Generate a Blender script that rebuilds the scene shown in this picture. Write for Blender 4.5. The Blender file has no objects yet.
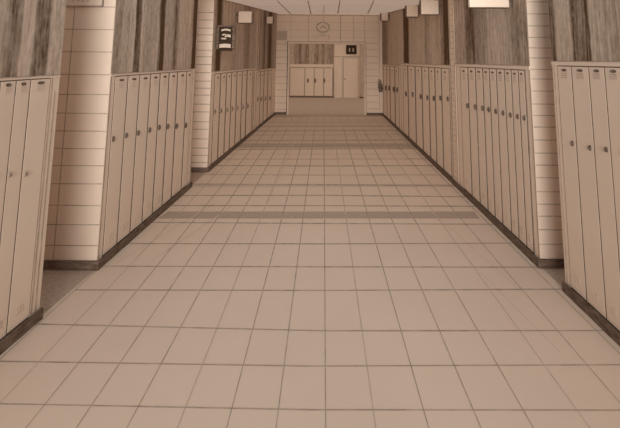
import bpy, math, random
from mathutils import Vector, Matrix
random.seed(7)
C = bpy.context.scene
col = C.collection

# ------------------------------------------------------------------ camera
F = 400.0; PPX, PPY = 324.0, 10.5; TH = math.radians(7.05); ROLL = math.radians(.5); EYE = 1.8
cam_d = bpy.data.cameras.new('camera'); cam = bpy.data.objects.new('camera', cam_d); col.objects.link(cam)
cam_d.sensor_width = 36; cam_d.lens = F/620*36
cam_d.shift_x = (310-PPX)/620; cam_d.shift_y = -(214-PPY)/620
cam_d.clip_start = 0.02; cam_d.clip_end = 200
CM = Matrix.Rotation(math.pi/2+TH, 3, 'X') @ Matrix.Rotation(ROLL, 3, 'Z')
cam.location = (0, 0, EYE); cam.rotation_euler = CM.to_euler()
C.camera = cam
# ------------------------------------------------------------------ light
w = bpy.data.worlds.new('world'); C.world = w; w.use_nodes = True
bg = w.node_tree.nodes['Background']; bg.inputs[0].default_value = (1.0, .96, .93, 1); bg.inputs[1].default_value = .40
C.view_settings.view_transform = 'Standard'; C.view_settings.look = 'None'
C.view_settings.gamma = 1; C.view_settings.use_curve_mapping = False
C.view_settings.exposure = 0.16
C.cycles.diffuse_bounces = 12; C.cycles.max_bounces = 16
def lamp(name, loc, sx, sy, power, color=(1, .95, .9), rx=0.0):
    d = bpy.data.lights.new(name, 'AREA'); d.shape = 'RECTANGLE'; d.size = sx; d.size_y = sy
    d.energy = power; d.color = color
    o = bpy.data.objects.new(name, d); o.location = loc; o.rotation_euler = (rx, 0, 0); col.objects.link(o)
# added fill light down the corridor from behind the viewpoint, for camera-facing surfaces
sd_ = bpy.data.lights.new('sun', 'SUN'); sd_.energy = 3.9; sd_.angle = math.radians(48); sd_.color = (1, .95, .9)
so = bpy.data.objects.new('sun', sd_); so.rotation_euler = (math.radians(86), 0, 0); so.location = (0, -6, 3); col.objects.link(so)

# ------------------------------------------------------------------ geometry of the photograph's view -> places
cT, sT = math.cos(TH), math.sin(TH)
def ray(px, py):
    x, y = (px-PPX)/F, -(py-PPY)/F
    return CM @ Vector((x, y, -1))
def floor_pt(px, py, h=0.0):
    d = ray(px, py); t = (h-EYE)/d.z
    return Vector((d.x*t, d.y*t, h))
def on_depth(px, py, Y):
    d = ray(px, py); t = Y/d.y
    return Vector((d.x*t, Y, EYE+d.z*t))
def interp(pts, x):
    if x <= pts[0][0]: return pts[0][1]
    for (a, b), (c, d) in zip(pts, pts[1:]):
        if x <= c: return b + (d-b)*(x-a)/(c-a)
    return pts[-1][1]
LW = [floor_pt(*p) for p in [(-2, 353), (38.5, 318.5), (96.5, 269), (207, 172), (274, 115)]]
RW = [floor_pt(*p) for p in [(623, 348), (566, 291), (540.5, 267), (457, 186.5), (382, 114.5)]]
YB = (LW[-1].y + RW[-1].y)/2                                  # depth of the end wall
LP = [(p.y, p.x) for p in LW]; LP[-1] = (YB, LP[-1][1])
RP = [(p.y, p.x) for p in RW]; RP[-1] = (YB, RP[-1][1])
RP[0] = (RP[0][0], RP[1][1])
def X(side, Y): return interp(LP if side < 0 else RP, Y)
def on_wall(side, px, py):
    d = ray(px, py); a, b = 0.3, 60.0
    for _ in range(50):
        m = (a+b)/2; t = m/d.y
        if side*d.x*t < side*X(side, m): a = m
        else: b = m
    Y = (a+b)/2; t = Y/d.y
    return Vector((d.x*t, Y, EYE+d.z*t))
# ceiling: level near the camera, rising towards the end wall
hB = on_depth(324, 14, YB).z
pL = on_wall(-1, 205, 3.5); pR = on_wall(1, 416, 1)
slope = ((hB-pL.z)/(YB-pL.y) + (hB-pR.z)/(YB-pR.y))/2
YC = 6.4; hC = hB - slope*(YB-YC)
def ceil_h(Y): return hC if Y <= YC else hB + slope*(min(Y, YB)-YB)
def on_ceiling(px, py):
    d = ray(px, py); best = None
    a, b = YC, YB
    for _ in range(50):
        m = (a+b)/2; t = m/d.y
        if EYE+d.z*t < ceil_h(m): a = m
        else: b = m
    t = a/d.y
    return Vector((d.x*t, a, ceil_h(a)))

# ------------------------------------------------------------------ materials
def nodes(name, rough=.9):
    m = bpy.data.materials.new(name); m.use_nodes = True
    nt = m.node_tree; b = nt.nodes['Principled BSDF']
    b.inputs['Roughness'].default_value = rough
    b.inputs['Specular IOR Level'].default_value = .15
    return m, nt, b
PAPER = (.83, .69, .57); GRAPH = (.095, .058, .038)
def noise(nt, scale, vec=None, detail=3, stretch=None, rough=.6, dist=0):
    tc = nt.nodes.new('ShaderNodeTexCoord')
    n = nt.nodes.new('ShaderNodeTexNoise'); n.inputs['Scale'].default_value = scale
    n.inputs['Detail'].default_value = detail; n.inputs['Roughness'].default_value = rough
    n.inputs['Distortion'].default_value = dist
    if stretch:
        mp = nt.nodes.new('ShaderNodeMapping'); mp.inputs['Scale'].default_value = stretch
        nt.links.new(tc.outputs['Object'], mp.inputs[0]); nt.links.new(mp.outputs[0], n.inputs['Vector'])
    else:
        nt.links.new(tc.outputs['Object'], n.inputs['Vector'])
    return n.outputs['Fac']
def rng(nt, v, a, b, c, d):
    r = nt.nodes.new('ShaderNodeMapRange')
    for i, x in enumerate((a, b, c, d)): r.inputs[i+1].default_value = x
    nt.links.new(v, r.inputs[0]); return r.outputs[0]
def mth(nt, op, a, b, clamp=False):
    n = nt.nodes.new('ShaderNodeMath'); n.operation = op; n.use_clamp = clamp
    for i, v in enumerate((a, b)):
        if isinstance(v, (int, float)): n.inputs[i].default_value = v
        else: nt.links.new(v, n.inputs[i])
    return n.outputs[0]
def mix(nt, fac, a, b):
    n = nt.nodes.new('ShaderNodeMix'); n.data_type = 'RGBA'
    if isinstance(fac, (int, float)): n.inputs['Factor'].default_value = fac
    else: nt.links.new(fac, n.inputs['Factor'])
    for s, v in (('A', a), ('B', b)):
        i = [k for k in n.inputs if k.name == s and k.type == 'RGBA'][0]
        if isinstance(v, tuple): i.default_value = (*v, 1)
        else: nt.links.new(v, i)
    return [k for k in n.outputs if k.type == 'RGBA'][0]
def tone(name, lo, hi, scale=6, stretch=None, paper=PAPER, detail=4, dist=0):
    """paper rubbed with graphite; the cover varies between lo and hi"""
    m, nt, b = nodes(name)
    f = rng(nt, noise(nt, scale, stretch=stretch, detail=detail, dist=dist), .3, .7, lo, hi)
    nt.links.new(mix(nt, f, paper, GRAPH), b.inputs['Base Color'])
    return m
M = {}
M['paper'] = tone('pale_paint', 0.0, .045, 2.2)
M['door'] = tone('pale_locker_paint', 0.0, .05, 2.5)
M['tile'] = tone('floor_tile', 0.0, .06, 1.3, detail=5)
M['line'] = tone('pencil_line', .32, .66, 9)
M['faint'] = tone('faint_pencil_line', .20, .45, 9)
M['soft'] = tone('very_faint_line', .08, .26, 6)
M['dark'] = tone('dark_pencil', .72, 1.0, 14, stretch=(1, 1, 3))
M['base'] = tone('dark_baseboard', .8, 1.0, 7, stretch=(1.5, 1.5, 6))
M['black'] = tone('black_paint', 0, .2, 9, paper=(.045, .03, .02))
M['smudge'] = tone('grey_smudge', .2, .48, 30)
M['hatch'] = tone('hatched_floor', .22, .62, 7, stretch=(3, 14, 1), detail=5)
M['band'] = tone('hatched_band', .25, .62, 9, stretch=(3, 16, 1), detail=5)
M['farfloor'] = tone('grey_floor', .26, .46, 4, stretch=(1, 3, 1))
def emis(name, colr, s):
    m, nt, b = nodes(name); b.inputs['Emission Color'].default_value = (*colr, 1); b.inputs['Emission Strength'].default_value = s; return m
M['lit'] = emis('lamp_diffuser', (1, .93, .86), 3)
def fill_translucent(name, t):  # translucency added so that world light fills the corridor and far hall
    m, nt, b = nodes(name)
    tr = nt.nodes.new('ShaderNodeBsdfTranslucent'); mx = nt.nodes.new('ShaderNodeMixShader'); out = nt.nodes['Material Output']
    f = rng(nt, noise(nt, 2.2, detail=4), .3, .7, 0, .05)
    c = mix(nt, f, PAPER, GRAPH)
    b.inputs['Base Color'].default_value = (*PAPER, 1); nt.links.new(c, b.inputs['Base Color'])
    tr.inputs[0].default_value = (.92, .76, .64, 1)
    mx.inputs[0].default_value = t
    nt.links.new(b.outputs[0], mx.inputs[1]); nt.links.new(tr.outputs[0], mx.inputs[2]); nt.links.new(mx.outputs[0], out.inputs[0])
    return m
M['skylight'] = fill_translucent('frosted_ceiling_panel', .42)  # plain ceiling made translucent as an added light source
M['skylight_far'] = fill_translucent('frosted_far_ceiling', .95)  # added light fill: far ceiling and hall ends let world light through
def wood(name, stops, axis='Y', dist=0.6):
    """vertical grain; stops = [(position in metres, density)] along the wall"""
    m, nt, b = nodes(name)
    tc = nt.nodes.new('ShaderNodeTexCoord'); sx = nt.nodes.new('ShaderNodeSeparateXYZ')
    nt.links.new(tc.outputs['Object'], sx.inputs[0])
    wob = noise(nt, 1.2, stretch=(1, 1, 1.2), detail=3)
    c = mth(nt, 'ADD', sx.outputs[axis], mth(nt, 'MULTIPLY', mth(nt, 'SUBTRACT', wob, .5), .10))
    lo, hi = stops[0][0], stops[-1][0]
    rmp = nt.nodes.new('ShaderNodeValToRGB'); rmp.color_ramp.interpolation = 'LINEAR'
    nt.links.new(rng(nt, c, lo, hi, 0, 1), rmp.inputs[0])
    els = rmp.color_ramp.elements
    els[0].position = 0; els[1].position = 1
    els[0].color = (stops[0][1],)*3+(1,); els[1].color = (stops[-1][1],)*3+(1,)
    for p, v in stops[1:-1]:
        e = els.new((p-lo)/(hi-lo)); e.color = (v, v, v, 1)
    st = (9, 1, .35) if axis == 'X' else (1, 9, .35)
    st2 = (45, 1, 3.5) if axis == 'X' else (1, 45, 3.5)
    g1 = rng(nt, noise(nt, 1.0, stretch=st, detail=6, rough=.65, dist=dist), .32, .68, -.12, .22)
    g2 = rng(nt, noise(nt, 1.0, stretch=st2, detail=4, rough=.6), .3, .7, -.14, .20)
    sc = nt.nodes.new('ShaderNodeSeparateColor'); nt.links.new(rmp.outputs[0], sc.inputs[0])
    g3 = rng(nt, noise(nt, 26, detail=2, stretch=(1, 1, .6)), .3, .7, -.09, .11)
    f = mth(nt, 'ADD', mth(nt, 'ADD', mth(nt, 'ADD', sc.outputs[0], g1), g2), g3, True)
    nt.links.new(mix(nt, f, PAPER, (.105, .058, .026)), b.inputs['Base Color'])
    return m

# ------------------------------------------------------------------ mesh helpers
class MB:
    def __init__(s): s.v = []; s.f = []; s.m = []; s.mats = []
    def mi(s, m):
        if m not in s.mats: s.mats.append(m)
        return s.mats.index(m)
    def face(s, pts, m):
        n = len(s.v); s.v += [tuple(p) for p in pts]; s.f.append(tuple(range(n, n+len(pts)))); s.m.append(s.mi(m))
    def hexa(s, p, m, front=None):
        """p: 8 corners, bottom loop 0-3 then top loop 4-7"""
        n = len(s.v); s.v += [tuple(q) for q in p]
        for k, f in enumerate([(3, 2, 1, 0), (4, 5, 6, 7), (0, 1, 5, 4), (1, 2, 6, 5), (2, 3, 7, 6), (3, 0, 4, 7)]):
            s.f.append(tuple(n+i for i in f)); s.m.append(s.mi(front if (front and k == 4) else m))
    def box(s, x0, x1, y0, y1, z0, z1, m, front=None):
        x0, x1 = min(x0, x1), max(x0, x1); y0, y1 = min(y0, y1), max(y0, y1)
        s.hexa([(x0, y0, z0), (x1, y0, z0), (x1, y1, z0), (x0, y1, z0), (x0, y0, z1), (x1, y0, z1), (x1, y1, z1), (x0, y1, z1)], m, front)
    def slab(s, pts, n, t, m):
        """flat polygon pts pushed out by n*t"""
        n = Vector(n).normalized()*t; k = len(pts); b = len(s.v); pts = [Vector(p) for p in pts]
        s.v += [tuple(p) for p in pts] + [tuple(p+n) for p in pts]
        s.f.append(tuple(b+k+i for i in range(k))); s.m.append(s.mi(m))
        s.f.append(tuple(b+i for i in reversed(range(k)))); s.m.append(s.mi(m))
        for i in range(k):
            j = (i+1) % k; s.f.append((b+i, b+j, b+k+j, b+k+i)); s.m.append(s.mi(m))
    def ellip(s, c, a, bb, n, u, t, m, k=14):
        n = Vector(n).normalized(); u = Vector(u).normalized(); v = n.cross(u); c = Vector(c)
        s.slab([c+u*a*math.cos(2*math.pi*i/k)+v*bb*math.sin(2*math.pi*i/k) for i in range(k)], n, t, m)
    def lathe(s, prof, c, m, k=16, u=None):
        """profile [(radius, height)] about z"""
        b = len(s.v); c = Vector(c)
        for r, h in prof:
            for i in range(k): a = 2*math.pi*i/k; s.v.append((c.x+r*math.cos(a), c.y+r*math.sin(a), c.z+h))
        for j in range(len(prof)-1):
            for i in range(k):
                i2 = (i+1) % k; s.f.append((b+j*k+i, b+j*k+i2, b+(j+1)*k+i2, b+(j+1)*k+i)); s.m.append(s.mi(m))
        s.f.append(tuple(b+i for i in reversed(range(k)))); s.m.append(s.mi(m))
        s.f.append(tuple(b+(len(prof)-1)*k+i for i in range(k))); s.m.append(s.mi(m))
    def build(s, name, parent=None, loc=None, bevel=0):
        me = bpy.data.meshes.new(name); me.from_pydata(s.v, [], s.f)
        for m in s.mats: me.materials.append(M[m])
        for p, i in zip(me.polygons, s.m): p.material_index = i
        me.update()
        o = bpy.data.objects.new(name, me); col.objects.link(o)
        if parent: o.parent = parent
        if loc is not None: o.location = loc
        if bevel:
            bv = o.modifiers.new('bevel', 'BEVEL'); bv.width = bevel; bv.segments = 2; bv.limit_method = 'ANGLE'
        return o
def struct(o): o['kind'] = 'structure'; return o
def thing(name, label, cat, loc, rz=0, group=None):
    o = bpy.data.objects.new(name, None); col.objects.link(o); o.empty_display_size = .1
    o.location = loc; o.rotation_euler = (0, 0, rz); o['label'] = label; o['category'] = cat
    if group: o['group'] = group
    return o
def wpx(n, Y, x=1.93): return n*Y*Y/(F*x)           # length along a side wall that reads n pixels wide
def hpx(n, Y): return n*Y/F                          # size facing the camera

# ------------------------------------------------------------------ setting: floor
fl = MB(); YF = on_depth(310, 97, 1).y
YF = floor_pt(310, 97.5).y                           # far wall beyond the opening
REC = 1.0
fl.face([(-4.5, -3, -.0), (4.5, -3, 0), (4.5, YB+.15, 0), (-4.5, YB+.15, 0)], 'tile')
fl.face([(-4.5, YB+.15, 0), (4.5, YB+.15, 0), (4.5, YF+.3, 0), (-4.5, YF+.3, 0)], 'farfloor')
def fquad(a, b, c, d, m, h): fl.face([(p.x, p.y, h) for p in (a, b, c, d)], m)
def clipx(p):
    return Vector((max(X(-1, p.y)+.0, min(X(1, p.y), p.x)), p.y, p.z))
rows = [((250, 117.2), (324, 117), (400, 117), 'faint'), ((250, 122.3), (324, 122.3), (400, 122), 'faint'),
        ((250, 126.5), (324, 126.4), (410, 126.3), 'line'), ((240, 130.8), (324, 130.6), (410, 130.4), 'line'),
        ((240, 135.2), (324, 135), (420, 134.6), 'faint'), ((230, 140.6), (324, 140.5), (420, 140), 'line'),
        ((225, 149.3), (324, 149), (430, 148.6), 'line'), ((220, 154), (324, 154), (435, 154), 'soft'),
        ((210, 159), (324, 159.2), (440, 159), 'faint'), ((200, 165.5), (324, 166), (450, 165.8), 'line'),
        ((200, 174.5), (324, 175.2), (460, 175), 'faint'), ((185, 184), (324, 184.8), (470, 186), 'line'),
        ((170, 195.5), (324, 195.4), (480, 197), 'line'), ((160, 205.5), (324, 205.8), (490, 206.5), 'line'),
        ((150, 222.5), (324, 223.6), (510, 224.5), 'line'), ((110, 243.5), (324, 244), (530, 243.3), 'line'),
        ((95, 266.2), (324, 267), (560, 267.5), 'line'), ((75, 290), (324, 290.6), (590, 289.5), 'line'),
        ((25, 324), (324, 331), (640, 331), 'line'), ((-40, 361), (310, 366.3), (660, 365), 'line'),
        ((-90, 402.5), (310, 410), (700, 410.5), 'line'), ((-200, 462), (310, 466), (800, 466), 'line')]
PH = .0012
def fline(pp, wid, m, h=PH):
    """pencil line through pixel points, a strip lying on the floor, wid in px"""
    P = [floor_pt(*p) for p in pp]
    P = [clipx(p) for p in P]
    for a, b in zip(P, P[1:]):
        n = 4
        for i in range(n):
            p, q = a.lerp(b, i/n), a.lerp(b, (i+1)/n)
            d = (q-p).normalized(); s = Vector((-d.y, d.x, 0))
            # a line across the view is seen foreshortened, one running away is not
            wp = wid*(abs(d.x)*p.y*p.y/(F*EYE) + abs(d.y)*p.y/F*.95)/2*random.uniform(.8, 1.2)
            wq = wid*(abs(d.x)*q.y*q.y/(F*EYE) + abs(d.y)*q.y/F*.95)/2*random.uniform(.8, 1.2)
            fquad(p-s*wp, q-s*wq, q+s*wq, p+s*wp, m, h)
for a, b, c, m in rows: fline([a, b, c], .85 if m == 'line' else .8, m)
xs366 = [-7, 35, 76, 118, 160, 202, 243, 284, 325.3, 367, 411, 454.5, 498, 545, 588, 632]
for i, x in enumerate(xs366):
    Xw = floor_pt(x, 366).x
    Y0 = 1.0
    # start where the line leaves the wall
    ys = [y for y in [1.2+.05*k for k in range(250)] if X(-1, y) < Xw < X(1, y)]
    if not ys: continue
    y0, y1 = ys[0], min(ys[-1], YB-.6)
    m = 'line' if i % 4 in (0, 2, 3) else 'faint'
    k = 8
    for j in range(k):
        p = Vector((Xw, y0+(y1-y0)*(j/k)**1.6, 0)); q = Vector((Xw, y0+(y1-y0)*((j+1)/k)**1.6, 0))
        p.x += random.uniform(-.004, .004)*0; wp, wq = .42*p.y/F*1.0, .42*q.y/F
        mm = m if p.y < 9 else 'faint'
        fl.face([(p.x-wp, p.y, PH*1.2), (p.x+wp, p.y, PH*1.2), (q.x+wq, q.y, PH*1.2), (q.x-wq, q.y, PH*1.2)], mm)
for g in ([(118, 262), (214, 204)], [(150, 262), (232, 206)], [(432, 212), (522, 292)], [(470, 262), (560, 352)], [(300, 130), (262, 215)]):
    fline(g, .7, 'soft')
def fband(yt, yb, xl, xr, m, h=PH*.6):
    a, b, c, d = [floor_pt(*p) for p in ((xl[0], yb), (xr[0], yb), (xr[1], yt), (xl[1], yt))]
    a, b, c, d = map(clipx, (a, b, c, d)); fquad(a, b, c, d, m, h)
M['band2'] = tone('light_hatched_band', .10, .30, 8, stretch=(2, 8, 1), detail=4)
fband(211.6, 218.6, (158, 168), (480, 474), 'band')
fband(143.5, 147.8, (236, 240), (424, 418), 'band')
fband(114, 117, (270, 274), (384, 382), 'band')
fband(118, 143.5, (236, 270), (418, 388), 'band2')
fband(184, 187, (186, 190), (460, 455), 'band2')
# hatched patches: pencil shade of the recesses put into the floor colour
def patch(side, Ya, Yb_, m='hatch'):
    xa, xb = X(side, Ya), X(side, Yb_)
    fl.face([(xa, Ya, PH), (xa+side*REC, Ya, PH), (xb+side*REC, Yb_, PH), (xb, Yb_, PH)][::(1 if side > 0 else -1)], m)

# ------------------------------------------------------------------ wall blocks
# seams: pixel columns at row yref; d0/d1: columns of the block's near / far end
B = {}
def block(key, side, yref, seams, ends, top, top2, handles, plates, at='near'):
    Ys = sorted(on_wall(side, x, yref).y for x in seams)
    e = sorted(on_wall(side, x, yref).y for x in ends)
    B[key] = dict(side=side, Y=Ys, near=e[0], far=e[1], top=top, top2=top2, handles=handles, plates=plates)
def zat(side, px, py): return on_wall(side, px, py).z
block('LA', -1, 150, [-28, -7, 9, 23.7, 44], [-60, 52.4], zat(-1, 30, 79.5), zat(-1, 30, 76.5),
      [(-8, 177), (8, 175), (24, 174), None], None)
block('LB', -1, 111, [112.4, 125.5, 137.4, 148.4, 158, 167, 175.6, 185, 189.8], [106.5, 192.3], zat(-1, 150, 73.8), zat(-1, 150, 71.6),
      [(112.5, 139), (125.5, 135.5), (137.5, 133), (149, 130), (158.6, 127.3), (167.3, 126.6), (175.8, 126.3), (184.7, 125.6)], None)
block('LC', -1, 95, [213.7, 220, 226, 231, 236.3, 241.7, 246.3, 252.5], [209, 254.3], zat(-1, 232, 72), zat(-1, 232, 70),
      [(213.6, 112), (220, 111), (226.3, 110), (231.2, 109), (236.6, 108), (242, 107), (247, 106)], None)
block('LD', -1, 95, [256.8, 260, 263.5, 267.5, 271.5], [254.3, 273], zat(-1, 264, 70.8), zat(-1, 264, 69.2),
      [(257.4, 99), (261, 98.8), (265, 98.5), (269.5, 98)], None)
block('RA', 1, 110, [560, 574.5, 592, 608, 626, 648], [553, 690], zat(1, 585, 66.5), zat(1, 585, 61.5),
      [(573.5, 143.5), (591, 148), (607.5, 149.5), (625, 153), None], None)
block('RE', 1, 100, [461, 469, 476.6, 484, 490.6, 497.7, 505.8, 512.7, 519.8, 526.3], [456.3, 531.4], zat(1, 494, 68.5), zat(1, 494, 64.8),
      [(469, 106), (476.2, 107), (484, 108.5), (489.5, 109.5), (496.6, 111.3), (504, 113), (511.2, 115), (518.4, 116.6), (525.2, 118)], None)
block('RD', 1, 80, [403, 408, 415.3, 422, 429, 435, 441.5, 449.5], [401, 451.8], zat(1, 425, 66.8), zat(1, 425, 64.3),
      [(406.4, 93.8), (413.1, 94.4), (421.1, 96.6), (427.9, 97.7), (434.3, 98.3), (440.8, 98), (448.3, 99)], None)
block('RC', 1, 80, [380.4, 383.5, 386.8, 390, 395, 399], [379, 401], zat(1, 390, 66), zat(1, 390, 64.6),
      [(382.6, 87.8), (386, 88), (389.3, 88.2), (394, 89.3), (397.4, 89.8)], None)
B['LC']['near'] = LW[3].y; B['LB']['near'] = LW[2].y; B['RE']['near'] = RW[2].y
B['LA']['near'] = -.5; B['RA']['near'] = -.5
B['LD']['far'] = YB; B['RC']['far'] = YB; B['LD']['near'] = B['LC']['far']; B['RC']['far'] = YB
B['LA']['far'] = LW[1].y; B['RA']['far'] = RW[1].y
B['LB']['far'] = on_wall(-1, 190.5, 180).y
B['RD']['near'] = B['RE']['far'] = None or B['RE']['far']
B['RC']['near'] = B['RD']['far']
gapnear = B['RD']['near']; 
strip_far = on_wall(1, 451.8, 100).y; strip_near = on_wall(1, 456.3, 100).y
B['RE']['far'] = strip_near; B['RD']['near'] = strip_far
for k in B:                                         # keep the doors inside their own block
    b = B[k]; lo, hi = b['near']+.01, b['far']-.01
    b['Y'] = [min(max(y, lo), hi) for y in b['Y']]
print({k: (round(b['near'], 2), round(b['far'], 2), round(b['top'], 2), [round(y, 2) for y in b['Y']]) for k, b in B.items()})
print('YB', YB, 'YF', YF, 'hB', hB, 'hC', hC, 'slope', slope, 'LP', LP, 'RP', RP)

def wood_stops(side, yref, pts):
    out = sorted((on_wall(side, x, yref).y, min(1, .22+(v-.3)*1.75)) for x, v in pts)
    # no two stops on one spot
    res = []
    for p, v in out:
        if res and p-res[-1][0] < .004: p = res[-1][0]+.004
        res.append((p, v))
    return res
M['wood_la'] = wood('wood_near_left', wood_stops(-1, 50, [(-40, .36), (0, .33), (6, .4), (9, .56), (18, .55), (21, .34), (31, .3), (35, .6), (46, .64), (49, .36), (62, .36)]))
M['wood_lb'] = wood('wood_mid_left', wood_stops(-1, 50, [(113, .48), (121, .42), (127, .34), (133, .30), (134.5, .7), (138.5, .7), (140.5, .34), (148, .38), (157, .34), (159.5, .86), (162.5, .88), (164.5, .42), (171, .36), (174, .6), (176, .52), (179, .34), (187, .36), (191, .36), (192.5, .8), (195, .8)]))
M['wood_lc'] = wood('wood_far_left', wood_stops(-1, 55, [(212, .4), (215, .5), (217, .75), (220, .72), (221.5, .36), (234, .40), (240, .36), (246, .5), (252, .42), (256, .34), (258, .5), (262, .42), (264, .66), (266, .46), (270, .75), (272, .5), (275, .4)]))
M['wood_rc'] = wood('wood_far_right', wood_stops(1, 45, [(378, .6), (380, .5), (386, .56), (389.5, .36), (396, .34), (403, .3), (404, .8), (408, .8), (409.5, .36), (418, .30), (424, .34), (426, .48), (432, .32), (440, .36), (443, .5), (445, .85), (449, .88), (451, .6)]))
M['wood_re'] = wood('wood_mid_right', wood_stops(1, 40, [(455, .36), (460, .42), (464, .36), (466.5, .60), (473, .62), (476, .50), (486, .46), (488, .36), (496, .34), (511, .38), (514.5, .54), (519, .54), (521, .48), (527, .5)]), dist=1.2)
M['wood_ra'] = wood('wood_near_right', wood_stops(1, 40, [(548, .62), (554, .60), (556.5, .38), (571, .35), (573.5, .66), (578, .56), (585, .54), (590, .62), (592, .36), (600, .40), (608, .46), (620, .42), (680, .4)]), dist=1.2)

def wallseg(mb, side, Ya, Yb_, z0, z1, m, depth=.5, front_off=0.0, ztop_ceiling=False):
    """vertical slab of wall following the wall line between two depths"""
    cuts = [Ya] + [p for p, _ in (LP if side < 0 else RP) if Ya+.01 < p < Yb_-.01] + ([YC] if ztop_ceiling and Ya < YC < Yb_ else []) + [Yb_]
    cuts = sorted(set(cuts))
    for a, b in zip(cuts, cuts[1:]):
        xa, xb = X(side, a)-side*front_off, X(side, b)-side*front_off
        xa2, xb2 = X(side, a)+side*depth, X(side, b)+side*depth
        za, zb = (ceil_h(a), ceil_h(b)) if ztop_ceiling else (z1, z1)
        if side > 0: p = [(xa, a), (xa2, a), (xb2, b), (xb, b)]; zt = (za, za, zb, zb)
        else: p = [(xa2, a), (xa, a), (xb, b), (xb2, b)]; zt = (za, za, zb, zb)
        mb.hexa([(x, y, z0) for x, y in p] + [(x, y, t) for (x, y), t in zip(p, zt)], m)
def wvline(mb, side, Y, z0, z1, n, m, off=.0015):
    d = wpx(n, Y)/2
    wallseg(mb, side, Y-d, Y+d, z0, z1, m, depth=-.0002, front_off=off)
def whline(mb, side, Ya, Yb_, z, n, m, off=.0015):
    cuts = [Ya+(Yb_-Ya)*i/5 for i in range(6)]
    for a, b in zip(cuts, cuts[1:]):
        mb_w = hpx(n, (a+b)/2)/2
        wallseg(mb, side, a, b, z-mb_w, z+mb_w, m, depth=-.0002, front_off=off)
LD_ = .42
wl, wr = MB(), MB()
WOODM = dict(LA='wood_la', LB='wood_lb', LC='wood_lc', LD='wood_lc', RA='wood_ra', RE='wood_re', RD='wood_rc', RC='wood_rc')
for k, b in B.items():
    s = b['side']; mb = wl if s < 0 else wr
    n, f = b['near'], b['far']; y0, y1 = b['Y'][0], b['Y'][-1]
    wallseg(mb, s, n, f, b['top2'], 0, WOODM[k], depth=.5, ztop_ceiling=True)      # wood above
    wallseg(mb, s, n, f, b['top']+.004, b['top2'], 'paper', depth=.5, front_off=.006)   # filler strip over the lockers
    whline(mb, s, max(n, 1.5), f, b['top2'], .8, 'line', off=.008)
    cuts = [(n, y0-.004), (y1+.004, f)]
    for a, c in cuts:
        if c-a > .01: wallseg(mb, s, a, c, 0, b['top']+.004, 'paper', depth=.5)         # end posts
    # wall behind the lockers
    for a, c in [(y0, y1)]:
        xa, xb = X(s, a)+s*(LD_+.02), X(s, c)+s*(LD_+.02)
        p = [(xa, a), (xa+s*.06, a), (xb+s*.06, c), (xb, c)]
        if s < 0: p = [p[1], p[0], p[3], p[2]]
        mb.hexa([(x, y, 0) for x, y in p]+[(x, y, b['top']+.004) for x, y in p], 'paper')
    ztop = {True: ceil_h(n), False: ceil_h(n)}[True]
# vertical pencil edges of posts
def vl(side, x, yr, z0, z1, n, m, off=.003):
    wvline(wl if side < 0 else wr, side, on_wall(side, x, yr).y, z0, z1, n, m, off)
tl = B['LA']['top']
vl(-1, 45.6, 150, .07, tl, .8, 'line'); vl(-1, 49.2, 150, .07, tl-.1, 1.0, 'line')
tb = B['LB']['top']
wvline(wl, -1, B['LB']['near']+wpx(.7, 3.5), .07, ceil_h(3.5), 1.1, 'line')
vl(-1, 190.6, 111, .07, tb, .8, 'faint')
vl(-1, 211, 95, .07, B['LC']['top'], .7, 'faint')
vl(-1, 253.4, 95, .07, ceil_h(10), .9, 'line'); vl(-1, 255.6, 95, .07, ceil_h(10), .8, 'faint'); vl(-1, 257.3, 95, .07, ceil_h(10.5), .7, 'faint')
vl(1, 401, 80, .07, 3.0, .7, 'faint'); vl(1, 403.8, 80, .07, B['RD']['top'], .7, 'faint')
vl(1, 450.6, 80, .07, ceil_h(6), .7, 'faint')
vl(1, 458, 100, .07, B['RE']['top'], .7, 'faint'); vl(1, 527, 100, .07, B['RE']['top'], .8, 'line')
vl(1, 557.5, 110, .07, B['RA']['top'], .7, 'faint')
for side, Yc in ((1, B['RE']['near']), (-1, B['LC']['near'])):
    wvline(wl if side < 0 else wr, side, Yc+side*0+wpx(.5, Yc), .07, ceil_h(Yc), .9, 'line')
wvline(wl, -1, B['LB']['far']-wpx(.5, B['LB']['far']), .07, ceil_h(6), .8, 'line')
# narrow brick strip between the two right-hand rows
Ya, Yb_ = strip_near, strip_far
wallseg(wr, 1, Ya, Yb_, 0, 0, 'paper', depth=.5, front_off=.004, ztop_ceiling=True)
z = .12
while z < ceil_h(5.5)-.05:
    whline(wr, 1, Ya+.015, Yb_-.015, z, .7, 'faint', off=.006); z += .085
wvline(wr, 1, Ya+.012, .07, ceil_h(5), .5, 'line', off=.0065); wvline(wr, 1, Yb_-.012, .07, ceil_h(5), .5, 'line', off=.0065)
# camera-facing brick ends (piers) and the recesses
def facing(mb, side, Y, x_in_extra, ys, px, n=.8, vline_px=None):
    xa = X(side, Y)+side*.002; xb = X(side, Y)+side*REC; zt = ceil_h(Y)
    mb.box(xa, xb, Y-.004, Y+.10, 0, zt, 'paper')
    for y in ys:
        z = on_depth(px, y, Y).z
        if z > zt-.03: continue
        hw = hpx(n, Y)/2; tl_ = random.uniform(-.004, .004)
        a, b = sorted((xa, xb))
        mb.slab([(a, Y-.005, z-hw), (b, Y-.005, z-hw+tl_), (b, Y-.005, z+hw+tl_), (a, Y-.005, z+hw)], (0, -1, 0), .0015, 'line')
    if vline_px:
        for (xx, yy, m) in vline_px:
            p = on_depth(xx, yy, Y); hw = hpx(.8, Y)/2
            mb.slab([(p.x-hw, Y-.0052, .08), (p.x+hw, Y-.0052, .08), (p.x+hw, Y-.0052, zt-.03), (p.x-hw, Y-.0052, zt-.03)], (0, -1, 0), .0015, m)
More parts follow.
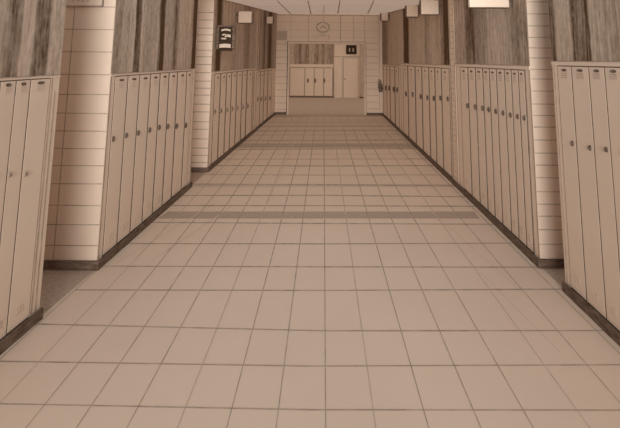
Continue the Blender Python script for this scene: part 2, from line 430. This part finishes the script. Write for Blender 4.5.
facing(wl, -1, B['LB']['near'], 0, [-14, 7.2, 29.4, 51.6, 74.3, 94.7, 113, 131, 148.2, 165.5, 184, 205, 224.7, 245.3], 80, vline_px=[(63, 150, 'line')])
facing(wl, -1, B['LC']['near'], 0, [12.6, 20, 28, 35, 41.6, 50, 56.5, 64.5, 72.6, 81, 88, 95, 104, 112, 121.5, 129.4, 139, 147.8, 155.5, 162.5], 200)
facing(wr, 1, B['RE']['near'], 0, [-10, 2, 14, 26, 37.5, 48, 58, 69.5, 79, 91, 104, 115.5, 127, 140, 153, 165, 177.5, 191.5, 204, 216, 229.5, 244], 545)
for side, a, c in ((-1, 'LA', 'LB'), (-1, 'LB', 'LC'), (1, 'RA', 'RE')):
    mb = wl if side < 0 else wr; Ya, Yc = B[a]['far'], B[c]['near']
    xa, xb = X(side, Ya)+side*REC, X(side, Yc)+side*REC
    mb.box(xa, xa+side*.1, Ya-.1, Yc+.1, 0, ceil_h(Yc), 'paper')
    x_ = X(side, Ya)
    mb.box(x_+side*.5, x_+side*REC, Ya-.1, Ya-.002, 0, ceil_h(Ya), 'paper')
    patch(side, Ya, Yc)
wl_o = struct(wl.build('wall_left')); wr_o = struct(wr.build('wall_right'))

# baseboards: the dark strip along the foot of the lockers
bl, br = MB(), MB()
for k, b in B.items():
    s = b['side']; mb = bl if s < 0 else br
    f = b['far']
    wallseg(mb, s, max(b['near'], -3), f, 0, .072, 'base', depth=-.0145, front_off=.03)
wallseg(br, 1, strip_near, strip_far, 0, .072, 'base', depth=-.0145, front_off=.03)
for mb, s, Y in ((bl, -1, B['LB']['near']), (bl, -1, B['LC']['near']), (br, 1, B['RE']['near'])):
    xa = X(s, Y)-s*.03; mb.box(xa, X(s, Y)+s*(REC-.002), Y-.03, Y-.006, 0, .072, 'base')
struct(bl.build('baseboard_left')); struct(br.build('baseboard_right'))

# ------------------------------------------------------------------ end wall with its opening
bw = MB(); T = .14
oL, oR = on_depth(289.3, 80, YB).x, on_depth(363.8, 80, YB).x; oT = on_depth(325, 44, YB).z
xl, xr = X(-1, YB), X(1, YB)
for a, b, z0, z1 in ((xl-.6, oL, 0, hB+.15), (oR, xr+.6, 0, hB+.15), (oL, oR, oT, hB+.15)):
    bw.box(a, b, YB, YB+T, z0, z1, 'paper')
def bh(x0, x1, y, n=.7, m='faint', Y=YB, mb=bw):
    a, b = on_depth(x0, y, Y), on_depth(x1, y, Y); hw = hpx(n, Y)/2
    mb.slab([(a.x, Y-.001, a.z-hw), (b.x, Y-.001, a.z-hw), (b.x, Y-.001, a.z+hw), (a.x, Y-.001, a.z+hw)], (0, -1, 0), .002, m)
def bv(x, y0, y1, n=.7, m='faint', Y=YB, mb=bw):
    a, b = on_depth(x, y0, Y), on_depth(x, y1, Y); hw = hpx(n, Y)/2
    z0 = max(b.z, .02)
    mb.slab([(a.x-hw, Y-.0015, z0), (a.x+hw, Y-.0015, z0), (a.x+hw, Y-.0015, a.z), (a.x-hw, Y-.0015, a.z)], (0, -1, 0), .002, m)
for y in (22, 29.8, 37): bh(276, 378, y, .6, 'soft')
for i in range(11):
    y = 44 + 6.55*i; bh(275, 286.5, y, .7, 'faint'); bh(367, 378.5, y-.8, .7, 'faint')
for x, y0, y1, m in ((308.6, 15, 41, 'faint'), (323.6, 15, 21.5, 'faint'), (340.5, 15, 41, 'line'), (353.5, 15, 41, 'faint'), (364.5, 15, 42, 'faint'), (291, 15.5, 41, 'soft'), (276, 16, 112, 'faint'), (379, 15, 110, 'faint')):
    bv(x, y0, y1, .75, m)
bh(276, 379, 14.9, .8, 'line')
struct(bw.build('wall_back'))
# casing around the opening
tr = MB(); cw = .085
e0, e1 = oL-cw, oR+cw; YT = YB-.004
for a, b, z0, z1 in ((e0, oL, 0, oT+cw), (oR, e1, 0, oT+cw), (oL, oR, oT, oT+cw)):
    tr.box(a, b, YB-.03, YB-.006, z0, z1, 'paper')
q = .026
tr.box(e0, e0+q, YB-.035, YB-.030, 0, oT+cw, 'dark'); tr.box(oL-q*.6, oL, YB-.035, YB-.030, 0, oT, 'faint')
tr.box(oR, oR+q*.6, YB-.035, YB-.030, 0, oT, 'line'); tr.box(e1-q, e1, YB-.035, YB-.030, 0, oT+cw, 'line')
tr.box(e0+q, e1-q, YB-.035, YB-.030, oT+cw-q*.8, oT+cw, 'line'); tr.box(oL, oR, YB-.035, YB-.030, oT, oT+q*.6, 'faint')
struct(tr.build('trim_1'))
bb = MB()
bb.box(xl+.03, e0-.002, YB-.03, YB-.004, 0, .075, 'base'); bb.box(e1+.002, xr-.03, YB-.03, YB-.004, 0, .075, 'base')
struct(bb.build('baseboard_back'))

# hall beyond the opening
fw = MB(); YFf = YF
def P(x, y): return on_depth(x, y, YFf)
z64, z67 = P(310, 64.3).z, P(310, 67.5).z
xw = P(333.5, 60).x
M['wood_far'] = wood('wood_far_hall', [(P(x, 55).x, v) for x, v in ((285, .3), (291, .28), (295, .4), (299, .66), (304, .56), (308, .6), (310, .36), (314, .46), (318, .62), (320, .45), (323, .6), (326, .42), (330, .56), (333, .48), (335, .4))], axis='X')
fw.box(-4.5, xw, YFf, YFf+.5, z64, 3.4, 'wood_far')
fw.box(-4.5, xw, YFf-.006, YFf+.5, z67+.004, z64, 'paper')
xl0 = P(289.6, 80).x; xl1 = P(333, 80).x
fw.box(-4.5, xl0-.004, YFf, YFf+.5, 0, z67+.004, 'paper')
fw.box(xl0-.004, xw, YFf+.44, YFf+.5, 0, z67+.004, 'paper')
fw.box(xw, 4.5, YFf, YFf+.5, 0, 3.4, 'paper')
bh(289, 333, 64.3, .8, 'faint', YFf, fw); bh(289, 333, 67.3, .8, 'line', YFf-.007, fw)
bv(334, 44, 97, .8, 'line', YFf, fw); bv(336, 67, 97, .6, 'soft', YFf, fw)
bh(334.5, 361, 56.6, .8, 'line', YFf, fw)
struct(fw.build('wall_far'))
# pillar at the right of the far hall
pl_ = MB(); a, b = P(360.4, 60).x, P(362.6, 60).x
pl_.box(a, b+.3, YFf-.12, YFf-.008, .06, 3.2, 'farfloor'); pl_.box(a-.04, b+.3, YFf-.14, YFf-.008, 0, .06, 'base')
struct(pl_.build('trim_2'))
sd = MB()
for s in (-1, 1): sd.face([(s*4.5, YB+T, 0), (s*4.5, YFf, 0), (s*4.5, YFf, 3.4), (s*4.5, YB+T, 3.4)], 'skylight_far'); sd.box(s*(abs(xl if s < 0 else xr)+.6), s*4.5, YB, YB+T, 0, 3.4, 'paper')  # unseen hall ends, made translucent to brighten the far hall
struct(sd.build('wall_side'))
# door in the far wall
dm = MB(); dx0, dx1 = P(342.6, 80).x, P(359, 80).x; dz = P(350, 57.6).z
dm.box(dx0+.03, dx1-.03, YFf-.02, YFf-.003, .01, dz-.03, 'door')
dm.box(dx0, dx0+.045, YFf-.024, YFf-.004, 0, dz, 'line'); dm.box(dx1-.045, dx1, YFf-.024, YFf-.004, 0, dz, 'faint')
dm.box(dx0+.045, dx1-.045, YFf-.024, YFf-.004, dz-.03, dz, 'faint')
d_o = struct(dm.build('door_1'))
kn = MB(); p = P(345, 78.8)
kn.ellip((p.x, YFf-.02, p.z), .05, .04, (0, -1, 0), (1, 0, 0), .05, 'line', 12); kn.build('door_handle', d_o)
# far baseboard in front of the lockers
fb = MB(); fb.box(P(289, 97).x, P(334, 97).x, YFf-.04, YFf-.014, 0, .075, 'dark'); struct(fb.build('baseboard_far'))

# ------------------------------------------------------------------ ceiling
ce = MB()
def cq(a, b, m='skylight'): ce.face([(-4.5, b, ceil_h(b)), (4.5, b, ceil_h(b)), (4.5, a, ceil_h(a)), (-4.5, a, ceil_h(a))], m)
cq(5.2, YC); cq(YC, YB+.001)
ce.face([(-4.6, YFf+.5, 3.4), (4.6, YFf+.5, 3.4), (4.6, YB+T, 3.4), (-4.6, YB+T, 3.4)], 'skylight_far')
def cl(p, q, m='line', n=.8):
    a, b = on_ceiling(*p), on_ceiling(*q); d = (b-a).normalized(); up = Vector((0, -slope, 1)).normalized(); s = d.cross(up)
    k = 5
    for i in range(k):
        u, v = a.lerp(b, i/k), a.lerp(b, (i+1)/k)
        def wd(y): return hpx(n, y)*.5 if abs(d.x) < .7 else n*.5*y/F*(y/1.2)*.35
        wu, wv = wd(u.y), wd(v.y); o = up*.0015
        ce.face([u-s*wu-o, u+s*wu-o, v+s*wv-o, v-s*wv-o], m)
cl((277, .5), (290.5, 14.4), 'dark', 1.0); cl((307.8, .5), (311, 13.8), 'line', 1.0); cl((340, .5), (337.7, 13.8), 'line', 1.0); cl((374, .5), (367.6, 13.8), 'line', 1.1)
cl((232, 7), (382, 5.4), 'faint', .8); cl((324, 6), (323.7, 13.8), 'soft', .7); cl((262, 12), (378, 11), 'soft', .7)
# edge line between the ceiling and the walls
for s in (-1, 1):
    k = 8
    for i in range(k):
        ya, yb = YC+(YB-YC)*i/k, YC+(YB-YC)*(i+1)/k
        wa, wb = hpx(1.2, ya), hpx(1.2, yb); xa, xb = X(s, ya)-s*.002, X(s, yb)-s*.002
        ce.face([(xa, ya, ceil_h(ya)-.002), (xa-s*wa, ya, ceil_h(ya)-.002), (xb-s*wb, yb, ceil_h(yb)-.002), (xb, yb, ceil_h(yb)-.002)], 'line')
struct(ce.build('ceiling'))
struct(fl.build('floor'))
# ------------------------------------------------------------------ lockers
ORD = ['nearest', 'second', 'third', 'fourth', 'fifth', 'sixth', 'seventh', 'eighth', 'ninth']
ROW = dict(LA='in the foreground left row before the brick pier', LB='in the left row between the two brick piers',
           LC='in the left row beyond the second brick pier', LD='in the short far left row by the end wall',
           RA='in the foreground right row before the brick pier', RE='in the right row behind the brick pier',
           RD='in the right row beyond the thin brick strip', RC='in the short far right row by the end wall')
def locker(key, i, Y0, Y1, top, handle, label, group):
    s = B[key]['side']
    p0, p1 = Vector((X(s, Y0), Y0, 0)), Vector((X(s, Y1), Y1, 0))
    mid = (p0+p1)/2; d = (p1-p0); L = d.length; d.normalize()
    n = Vector((-s*d.y, s*d.x, 0))*1.0           # towards the corridor
    if n.x*s > 0: n = -n
    rz = math.atan2(n.y, n.x)-math.pi/2
    t = thing('locker', label, 'locker', mid, rz, group)
    Ym = mid.y; hw = L/2
    lx = Vector((math.cos(rz), math.sin(rz), 0)); sg = 1 if lx.dot(d) > 0 else -1     # sg: local x that runs away from the camera
    g = min(wpx(1.25, Ym)/2, hw*.22)
    bo = MB(); bo.box(-hw+.0008, hw-.0008, -LD_, 0, 0, top, 'door', front='dark'); bo.build('body', t)
    seamf = 'door'
    do = MB(); do.box(-hw+g, hw-g, .0005, .0035, .075, top-hpx(.5, Ym), 'door'); door = do.build('door', t, bevel=.0006)
    # number plate, upper louvres, lower louvres
    pw = min(hw*.36, .045); ph = min(.011*max(1, Ym/4), .03)
    pc = -sg*hw*.0
    zt = top-hpx(4.0, Ym)*1.0
    m = MB(); m.ellip((pc, .004, zt), pw, max(ph, hpx(.75, Ym)), (0, 1, 0), (1, 0, 0), .003, 'dark', 12)
    m.build('number_plate', door)
    lv = MB(); r = hpx(1, Ym)
    for k in range(3):
        zz = zt-r*(3.2+2.0*k)
        lv.box(-pw*1.15, pw*1.15, .004, .0065, zz-r*.45, zz+r*.45, 'soft' if key in ('LC', 'LB', 'LA') else 'faint')
    lv.build('vent', door)
    if key in ('LA', 'LB', 'RE', 'RD', 'RA'):
        lv = MB()
        for k in range(3):
            lx_ = (-.5+.5*k)*pw*1.3
            lv.box(lx_-pw*.13, lx_+pw*.13, .004, .0065, .14, .14+r*7, 'faint' if key != 'RA' else 'soft')
        lv.build('vent', door)
    if handle:
        w_ = on_wall(s, *handle); off = (w_.y-Ym)/abs(d.y)*sg
        hh = hpx(2.5, Ym); hwid = min(max(wpx(.85, Ym), .0085), hw*.45)
        off = max(-hw+g+hwid*.5, min(hw-g-hwid*.5, off))
        hm = MB(); hm.ellip((off, .004, w_.z), hwid, hh, (0, 1, 0), (1, 0, 0), .010, 'line' if key in ('LC', 'LD', 'LA') else 'base', 14)
        hm.box(off-hwid*.35, off+hwid*.35, .014, .024, w_.z-hh*.55, w_.z+hh*.35, 'dark')
        hm.build('handle', door)
    return t
for key, b in B.items():
    Y = b['Y']; hs = b['handles']; N = len(Y)-1
    s = b['side']
    hz = {}
    for h in hs:
        if not h: continue
        yy = on_wall(s, *h).y
        # the handle belongs to the locker whose span holds it (left rows: far neighbour of the seam)
        c = yy + (.03 if s < 0 else .03)*yy/4
        j = min(range(N), key=lambda q: abs((Y[q]+Y[q+1])/2-c) if not (q in hz) else 99)
        hz[j] = h
    for i in range(N):
        lab = 'tall pale narrow locker, %s %s' % (ORD[i] if i == 0 or i < N-1 else 'farthest', ROW[key])
        locker(key, i, Y[i], Y[i+1], b['top'], hz.get(i), lab, 'lockers '+ROW[key])
# lockers of the far hall
fx = [289.8, 304.8, 314.2, 323.7, 332.8]
FN = ['wide blank locker without a handle at the left end of the far row', 'narrow far-hall locker directly right of the wide blank locker',
      'middle narrow locker of the three with handles in the far hall', 'rightmost locker in the far hall beside the white wall']
hx = [None, 307.9, 315.2, 324.2]
for i in range(4):
    x0, x1 = P(fx[i], 80).x, P(fx[i+1], 80).x; c = (x0+x1)/2; hw = (x1-x0)/2
    t = thing('locker', FN[i], 'locker', (c, YFf, 0), math.pi, 'lockers in the far hall')
    bo = MB(); bo.box(-hw+.001, hw-.001, -.42, 0, 0, z67, 'door', front='line'); bo.build('body', t)
    g = .024
    do = MB(); do.box(-hw+g, hw-g, .001, .013, .08, z67-.03, 'door'); dd = do.build('door', t)
    if hx[i]:
        p = P(hx[i], 80.5); hm = MB(); hm.ellip((-(p.x-c), .0135, p.z), .045, .11, (0, 1, 0), (1, 0, 0), .02, 'dark', 12); hm.build('handle', dd)

# ------------------------------------------------------------------ signs, clock, small things
def sign(label, x0, x1, y0, y1, side, Ydep, edge, cat='sign', name='projecting_sign', grp=None, face='paper'):
    """board that stands out from the wall towards the middle of the corridor, facing along it"""
    Ydep = on_wall(side, x0-1.2 if side < 0 else x1+1.2, (y0+y1)/2).y*.985
    a, b = on_depth(x0, (y0+y1)/2, Ydep), on_depth(x1, (y0+y1)/2, Ydep)
    z1, z0 = on_depth(x0, y0, Ydep).z, on_depth(x0, y1, Ydep).z
    z1 = min(z1, ceil_h(Ydep)-.03)
    if side < 0: a.x = max(a.x, X(-1, Ydep)+.03)
    else: b.x = min(b.x, X(1, Ydep)-.03)
    c = (a.x+b.x)/2; hw = (b.x-a.x)/2; hh = (z1-z0)
    t = thing(name, label, cat, (c, Ydep, z0), 0, grp)
    m = MB(); m.box(-hw, hw, -.02, .02, 0, hh, face); pn = m.build('panel', t)
    e = MB(); q = hpx(edge[0]*1.5, Ydep); 
    if edge[1]: e.box(-hw-q, -hw, -.024, .022, 0, hh, 'base')
    if edge[2]: e.box(hw, hw+q, -.024, .022, 0, hh, 'base')
    e.box(-hw, hw, -.024, .022, -q*.8, 0, 'base' if name != 'framed_sign' else 'black')
    e.build('frame', t)
    br_ = MB(); xw_ = X(side, Ydep)-c-side*.001; xi = side*(hw)
    br_.box(min(xi, xw_), max(xi, xw_), .022, .034, hh*.6, hh*.75, 'base'); br_.build('bracket', t)
    return t, pn, hw, hh
sign('small square white sign high on the left wall above the far lockers', 238.7, 251.8, 11.5, 22.7, -1, 8.9, (.9, 1, 1), grp='white signs standing out from the walls')
sign('tiny square white sign on the left nearest the end wall', 266.8, 272.8, 16.8, 23.5, -1, 12.6, (.8, 1, 1), grp='white signs standing out from the walls')
sign('smallest white sign on the right wall nearest the end wall', 381.3, 387.8, 12.6, 20.6, 1, 12.0, (.8, 1, 1), grp='white signs standing out from the walls')
sign('white sign on the right wall with dark left edge, smaller of the adjoining pair', 406.5, 417.5, 3, 16.6, 1, 8.6, (1.0, 1, 1), grp='white signs standing out from the walls')
sign('wider white sign cut by the top edge, just before the smaller right sign', 420.8, 438, -6, 14.2, 1, 6.9, (.9, 1, 1), grp='white signs standing out from the walls')
sign('large white sign on the right above the nine lockers, cut by the top edge', 468.5, 507.5, -24, 7.2, 1, 4.25, (.8, 0, 1), grp='white signs standing out from the walls')
# dark framed picture-like sign on the left
t, pn, hw, hh = sign('dark framed sign with white wavy marks above the left lockers', 219, 232.6, 27, 49, -1, 7.3, (1.6, 1, 1), name='framed_sign', face='black')
m = MB(); q = hh
def band(z0, z1, x0, x1, bend):
    k = 6
    top = [(x0+(x1-x0)*i/k, z1+bend*math.sin(math.pi*i/k)) for i in range(k+1)]
    bot = [(x0+(x1-x0)*i/k, z0+bend*math.sin(math.pi*i/k)) for i in range(k+1)]
    m.slab([(x, -.0202, z) for x, z in bot+top[::-1]], (0, -1, 0), .003, 'band2')
band(q*.80, q*.88, -hw*.65, hw*.7, q*.04); band(q*.52, q*.64, -hw*.1, hw*.75, q*.03); band(q*.60, q*.66, -hw*.5, hw*.2, q*.03)
band(q*.44, q*.50, -hw*.6, hw*.1, 0); band(q*.05, q*.22, -hw*.85, hw*.8, q*.02)
m.build('white_marks', pn)
e = MB(); e.box(-hw-.02, hw+.02, -.024, .022, hh, hh+.03, 'base'); e.build('frame', t)
# board at the top of the near left pier
Yp = B['LB']['near']; a, b = on_depth(68, 0, Yp), on_depth(103.5, 0, Yp); zb = on_depth(80, 5.6, Yp).z
t = thing('notice_board', 'white notice board at the top of the near left brick pier', 'notice board', ((a.x+b.x)/2, Yp-.008, zb))
hw = (b.x-a.x)/2; m = MB(); m.box(-hw, hw, -.012, 0, 0, .4, 'paper'); pn = m.build('panel', t)
m = MB(); m.box(-hw-.008, hw+.008, -.015, 0, -.012, -.0002, 'line'); m.box(hw+.0002, hw+.009, -.015, 0, 0, .4, 'line'); m.build('frame', t)
m = MB()
for i in range(4): m.box(-hw+.05+i*.045, -hw+.075+i*.045, -.0135, -.0122, .03+.006*(i % 2), .05, 'faint')
m.build('writing', pn)
# clock
p = on_depth(323, 27.3, YB); t = thing('wall_clock', 'oval wall clock above the opening in the end wall', 'clock', (p.x, YB-.002, p.z))
k = hpx(1, YB)
m = MB(); m.ellip((0, -.001, 0), k*5.6, k*4.3, (0, -1, 0), (1, 0, 0), .03, 'door', 28); m.build('face', t)
m = MB(); n = 32
for i in range(n):
    a0, a1 = 2*math.pi*i/n, 2*math.pi*(i+1)/n
    q = [(k*r1*math.cos(a), k*r2*math.sin(a)) for a, r1, r2 in ((a0, 5.7, 4.4), (a1, 5.7, 4.4), (a1, 6.8, 5.3), (a0, 6.8, 5.3))]
    m.slab([(x, -.001, z) for x, z in q], (0, -1, 0), .045, 'line')
m.build('rim', t)
m = MB()
for (x0, z0, x1, z1) in ((0, 1.2, -3.2, -1), (0, 1.2, 3, -.8)):
    m.slab([(x0*k, -.032, z0*k-.02), (x1*k, -.032, z1*k-.02), (x1*k, -.032, z1*k+.02), (x0*k, -.032, z0*k+.02)], (0, -1, 0), .004, 'line')
m.build('hands', t)
# little plaque under the clock
p = on_depth(322.3, 36.6, YB); t = thing('wall_plaque', 'small faint rectangular plaque just under the wall clock', 'plaque', (p.x, YB-.0035, p.z-k*2.6))
m = MB(); m.box(-k*7, k*7, -.02, 0, 0, k*5, 'door'); pn = m.build('panel', t)
m = MB(); m.box(-k*6.8, -k*4.6, -.023, -.0205, k*.6, k*4.4, 'soft'); m.box(k*5.7, k*6.8, -.023, -.0205, k*.3, k*4.6, 'faint'); m.box(-k*4.4, k*5.5, -.023, -.0205, k*2, k*3, 'soft'); m.box(-k*3, k*3, -.023, -.0205, k*3.6, k*4.8, 'faint')
m.build('marks', pn)
# hatched vent on the end wall
p = on_depth(282, 40, YB); t = thing('wall_vent', 'square grey hatched vent on the end wall above the opening corner', 'vent', (p.x, YB-.0035, p.z))
m = MB(); m.box(-k*5, k*5, -.02, 0, 0, k*9, 'smudge'); pn = m.build('panel', t)
m = MB()
for i in range(8): m.box(-k*4.6, k*4.6, -.03, -.0205, k*(.5+1.05*i), k*(.95+1.05*i), 'smudge')
m.build('slats', pn)
# dark sign over the far door
p = P(351.3, 54.2); q = P(356.6, 45.3); t = thing('dark_sign', 'small dark square sign with two pale marks over the far door', 'sign', (p.x, YFf-.003, p.z))
kk = hpx(1, YFf); m = MB(); m.box(-kk*5.2, kk*5.2, -.04, 0, 0, kk*9, 'black'); pn = m.build('panel', t)
for s in (-1, 1):
    m = MB(); m.box(s*kk*1.8-kk*.6, s*kk*1.8+kk*.6, -.044, -.0405, kk*2.5, kk*6, 'smudge'); m.build('pale_mark', pn)
# fire extinguisher in the corner of the end wall and the right lockers
p0 = on_depth(379.3, 92.5, YB-.25); xx = X(1, YB-.25)-.08
t = thing('fire_extinguisher', 'slim dark fire extinguisher hung at the right corner of the end wall', 'fire extinguisher', (xx, YB-.06, p0.z))
m = MB(); m.lathe([(.048, 0), (.052, .02), (.052, .26), (.03, .31), (.018, .33)], (0, 0, 0), 'dark', 16); m.build('cylinder', t)
m = MB(); m.box(-.055, .03, -.02, .02, .33, .37, 'dark'); m.box(-.075, .01, -.012, .012, .385, .41, 'dark'); m.box(-.005, .02, -.012, .012, .37, .385, 'dark'); m.build('valve', t)
m = MB(); m.box(-.075, -.056, -.01, .01, .12, .34, 'dark'); m.build('hose', t)
m = MB(); m.box(-.03, .03, .045, .0595, .08, .26, 'base'); m.build('bracket', t)
